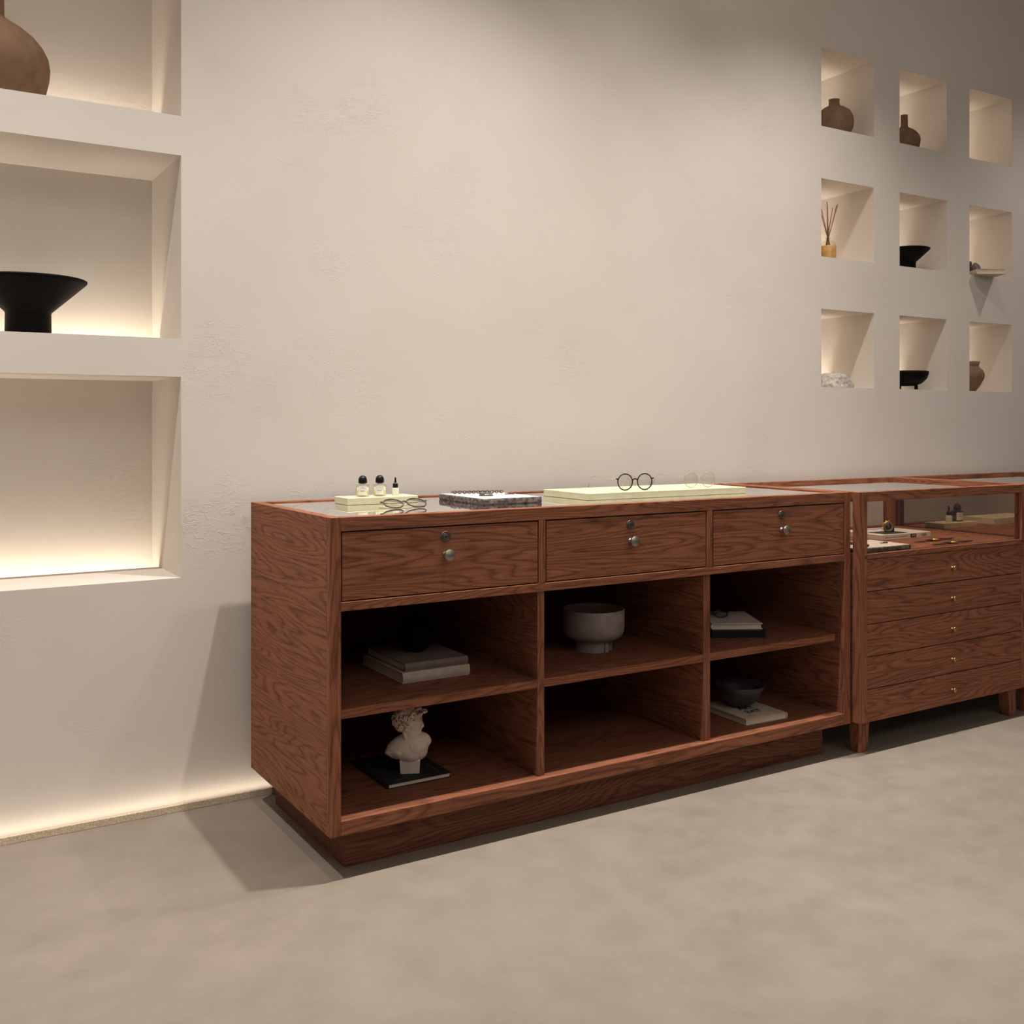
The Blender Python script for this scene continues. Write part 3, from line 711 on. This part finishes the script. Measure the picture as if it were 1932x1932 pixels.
vase_obj('squat_vase', 'squat taupe vase with short neck in the top left one of the small niches', 'vase', POT, TERRA, (3.570, 3.115, SZ[0]), 1.0)
AMP = [(0, 0), (.026, 0), (.030, .004), (.052, .035), (.068, .066), (.071, .085), (.064, .105), (.050, .118), (.043, .126), (.044, .132), (.050, .150), (.045, .150), (.038, .128), (0, .12)]
vase_obj('flared_vase', 'taupe vase with a wide flared rim in the bottom right niche', 'vase', AMP, TERRA, (4.512, 3.11, SZ[2]), .98)
# three-legged bowl
tb = thing('legged_bowl', 'matte black bowl on short legs in the bottom middle niche', 'bowl', (4.04, 3.115, SZ[2]))
m = MB().mat(BLACKC); m.lathe([(0, .020), (.045, .021), (.075, .032), (.096, .052), (.104, .075), (.105, .087), (.101, .087), (.095, .065), (.07, .04), (0, .03)], 56); m.build('bowl_body', tb)
for a in (-48, 72, 192):
    m = MB().mat(BLACKC); x, y = .05*math.cos(R(a)), .05*math.sin(R(a)); m.tube([(x, y, 0), (x, y, .028)], .0075, 12); m.build('leg', tb)
# reed diffuser
rd = thing('reed_diffuser', 'round reed diffuser with amber base and thin brown reeds in a small niche', 'diffuser', (3.478, 3.068, SZ[1]))
m = MB().mat(AMBER); m.lathe([(0, 0), (.033, 0), (.034, .001), (.034, .061), (.033, .062), (0, .062)], 40); m.build('amber_base', rd)
m = MB().mat(GLB); m.lathe([(.033, .0622), (.033, .070), (.030, .078), (.018, .086), (.010, .090), (.010, .100), (.008, .100), (.008, .09)], 32); m.build('glass_neck', rd)
for a, s in ((10, .062), (60, .04), (110, .05), (170, .055), (230, .048), (290, .03), (335, .052), (358, .028)):
    m = MB().mat(REED); x, y = math.cos(R(a)), math.sin(R(a)); m.tube([(-x*.010, -y*.010, .062), (x*s, y*s*.6, .245-.02*(s < .035))], .0016, 6); m.build('reed', rd)
# rock
def rock(loc, label, rx, ry, rz_, seed, mat, name='rock', shape=None):
    m = MB().mat(mat); q = bmesh.ops.create_icosphere(m.bm, subdivisions=5, radius=1.0)
    for v in q['verts']:
        d = v.co.normalized(); k = 1+.16*noise.noise(d*1.3+Vector((seed, 0, 0)))+.05*noise.noise(d*4+Vector((seed, 3, 0)))+.03*noise.noise(d*14)
        v.co = Vector((d.x*rx*k, d.y*ry*k, max(0, (d.z+.15)*rz_*k)))
        if shape: v.co = shape(v.co)
    m._fin(m.bm.faces[:], True); o = m.build(name, None, loc); return tag(o, label, 'rock')
rock((3.535, 3.10, SZ[2]), 'pale pitted rock lying in the bottom left one of the small niches', .105, .075, .062, 2.2, ROCK)
# book sticking out of a niche, with little bottle and stone
bx = R(-31)
book('pale book sticking out of the niche, under a brown bottle and grey stone', 4.371, 2.972, SZ[1], .132, .18, .024, C_PALE, bx, 'L')
m = MB().mat(BROWNG); 
sb = thing('amber_bottle', 'tiny brown glass bottle with silver cap on the niche book', 'bottle', (4.405, 3.035, SZ[1]+.0242), 0)
m.lathe([(0, 0), (.0125, 0), (.0128, .001), (.0128, .027), (0, .027)], 24); m.build('bottle_body', sb)
m = MB().mat(SILVER); m.lathe([(0, .027), (.0105, .027), (.0105, .031), (.011, .031), (.011, .040), (.008, .045), (0, .047)], 24); m.build('cap', sb)
def lean(c): return Vector((c.x-c.z*.35, c.y, c.z))
rock((4.480, 3.045, SZ[1]+.0242), 'small grey stone standing on the book in the niche', .026, .018, .037, 6.1, simple('grey_stone', (.22, .19, .165), .85, bump=.3), shape=lean)

# ------------------------------------------------------------------ lights
def area(name, loc, sx, sy, power, color, rot=(0, 0, 0), spread=180):
    l = bpy.data.lights.new(name, 'AREA'); l.shape = 'RECTANGLE'; l.size = sx; l.size_y = sy; l.energy = power; l.color = color; l.spread = R(spread)
    o = bpy.data.objects.new(name, l); col.objects.link(o); o.location = loc; o.rotation_euler = rot; return o
def spot(name, loc, power, color, angle=110, blend=1, rad=.045, rot=(0, 0, 0)):
    l = bpy.data.lights.new(name, 'SPOT'); l.energy = power; l.color = color; l.spot_size = R(angle); l.spot_blend = blend; l.shadow_soft_size = rad
    o = bpy.data.objects.new(name, l); col.objects.link(o); o.location = loc; o.rotation_euler = rot; return o
WARM = (1.0, .955, .90); LED = (1.0, .92, .78)
for x, e in ((-.28, 165), (.58, 40), (1.44, 140), (2.3, 80), (3.16, 125), (4.9, 55)):  # the dim in-between spots and the far right one are added fill
    spot('ceiling_spot_and_fill_light', (x, 2.145, 3.35), e, WARM, 104, 1, .03)
area('added_wall_fill', (1.35, 2.55, 3.37), 3.6, .25, 2, WARM)  # added area fill that evens out the upper wall, not a fixture
area('added_overhead_fill', (1.4, 1.5, 3.37), 6, 1.6, 8, WARM)  # added soft top-down fill over the counter, no such panel exists
area('added_front_fill', (1.3, -1.2, 3.2), 5.5, 1.6, 44, WARM, (R(58), 0, 0))  # added fill from the front for the cabinet faces
for x, e in ((-.3, 55), (1.44, 80), (3.0, 80)):  # extra narrow beams added to lift the lower wall and nearby floor
    spot('added_narrow_spot', (x, 2.145, 3.34), e, WARM, 62, 1, .03)
for x, e in ((.6, 8), (2.4, 8)):  # weak front row added as fill, no source known there
    spot('added_front_spot', (x, .35, 3.35), e, WARM, 120, 1, .06)
for z0, e in ((.647, 2.0), (1.325, 2.6), (1.957, 2.4)):
    area('niche_led_light', (0, 3.298, z0-.07), 1.49, .03, e, LED, (R(180), 0, 0))
for z0 in SZ:
    for x0 in SX: area('niche_led_light', (x0+.1645, 3.292, z0-.078), .32, .03, .75, LED, (R(180), 0, 0))
area('floor_reveal_light', (2.4, 2.975, .004), 9.1, .014, 2.6, LED, (R(180), 0, 0))

w = bpy.data.worlds.new('room_ambient'); sc.world = w; w.use_nodes = True
w.node_tree.nodes['Background'].inputs[0].default_value = (.95, .88, .80, 1); w.node_tree.nodes['Background'].inputs[1].default_value = .16

# ------------------------------------------------------------------ camera
cd = bpy.data.cameras.new('camera'); cam = bpy.data.objects.new('camera', cd); col.objects.link(cam)
cam.location = (0, 0, 1.08); cam.rotation_euler = (R(90), 0, R(-31.66))
cd.sensor_width = 36; cd.lens = 1959/1932*36; cd.shift_y = -164/1932; cd.clip_start = .01
sc.camera = cam
sc.view_settings.view_transform = 'Standard'; sc.view_settings.look = 'None'; sc.view_settings.exposure = .04; sc.view_settings.gamma = .9
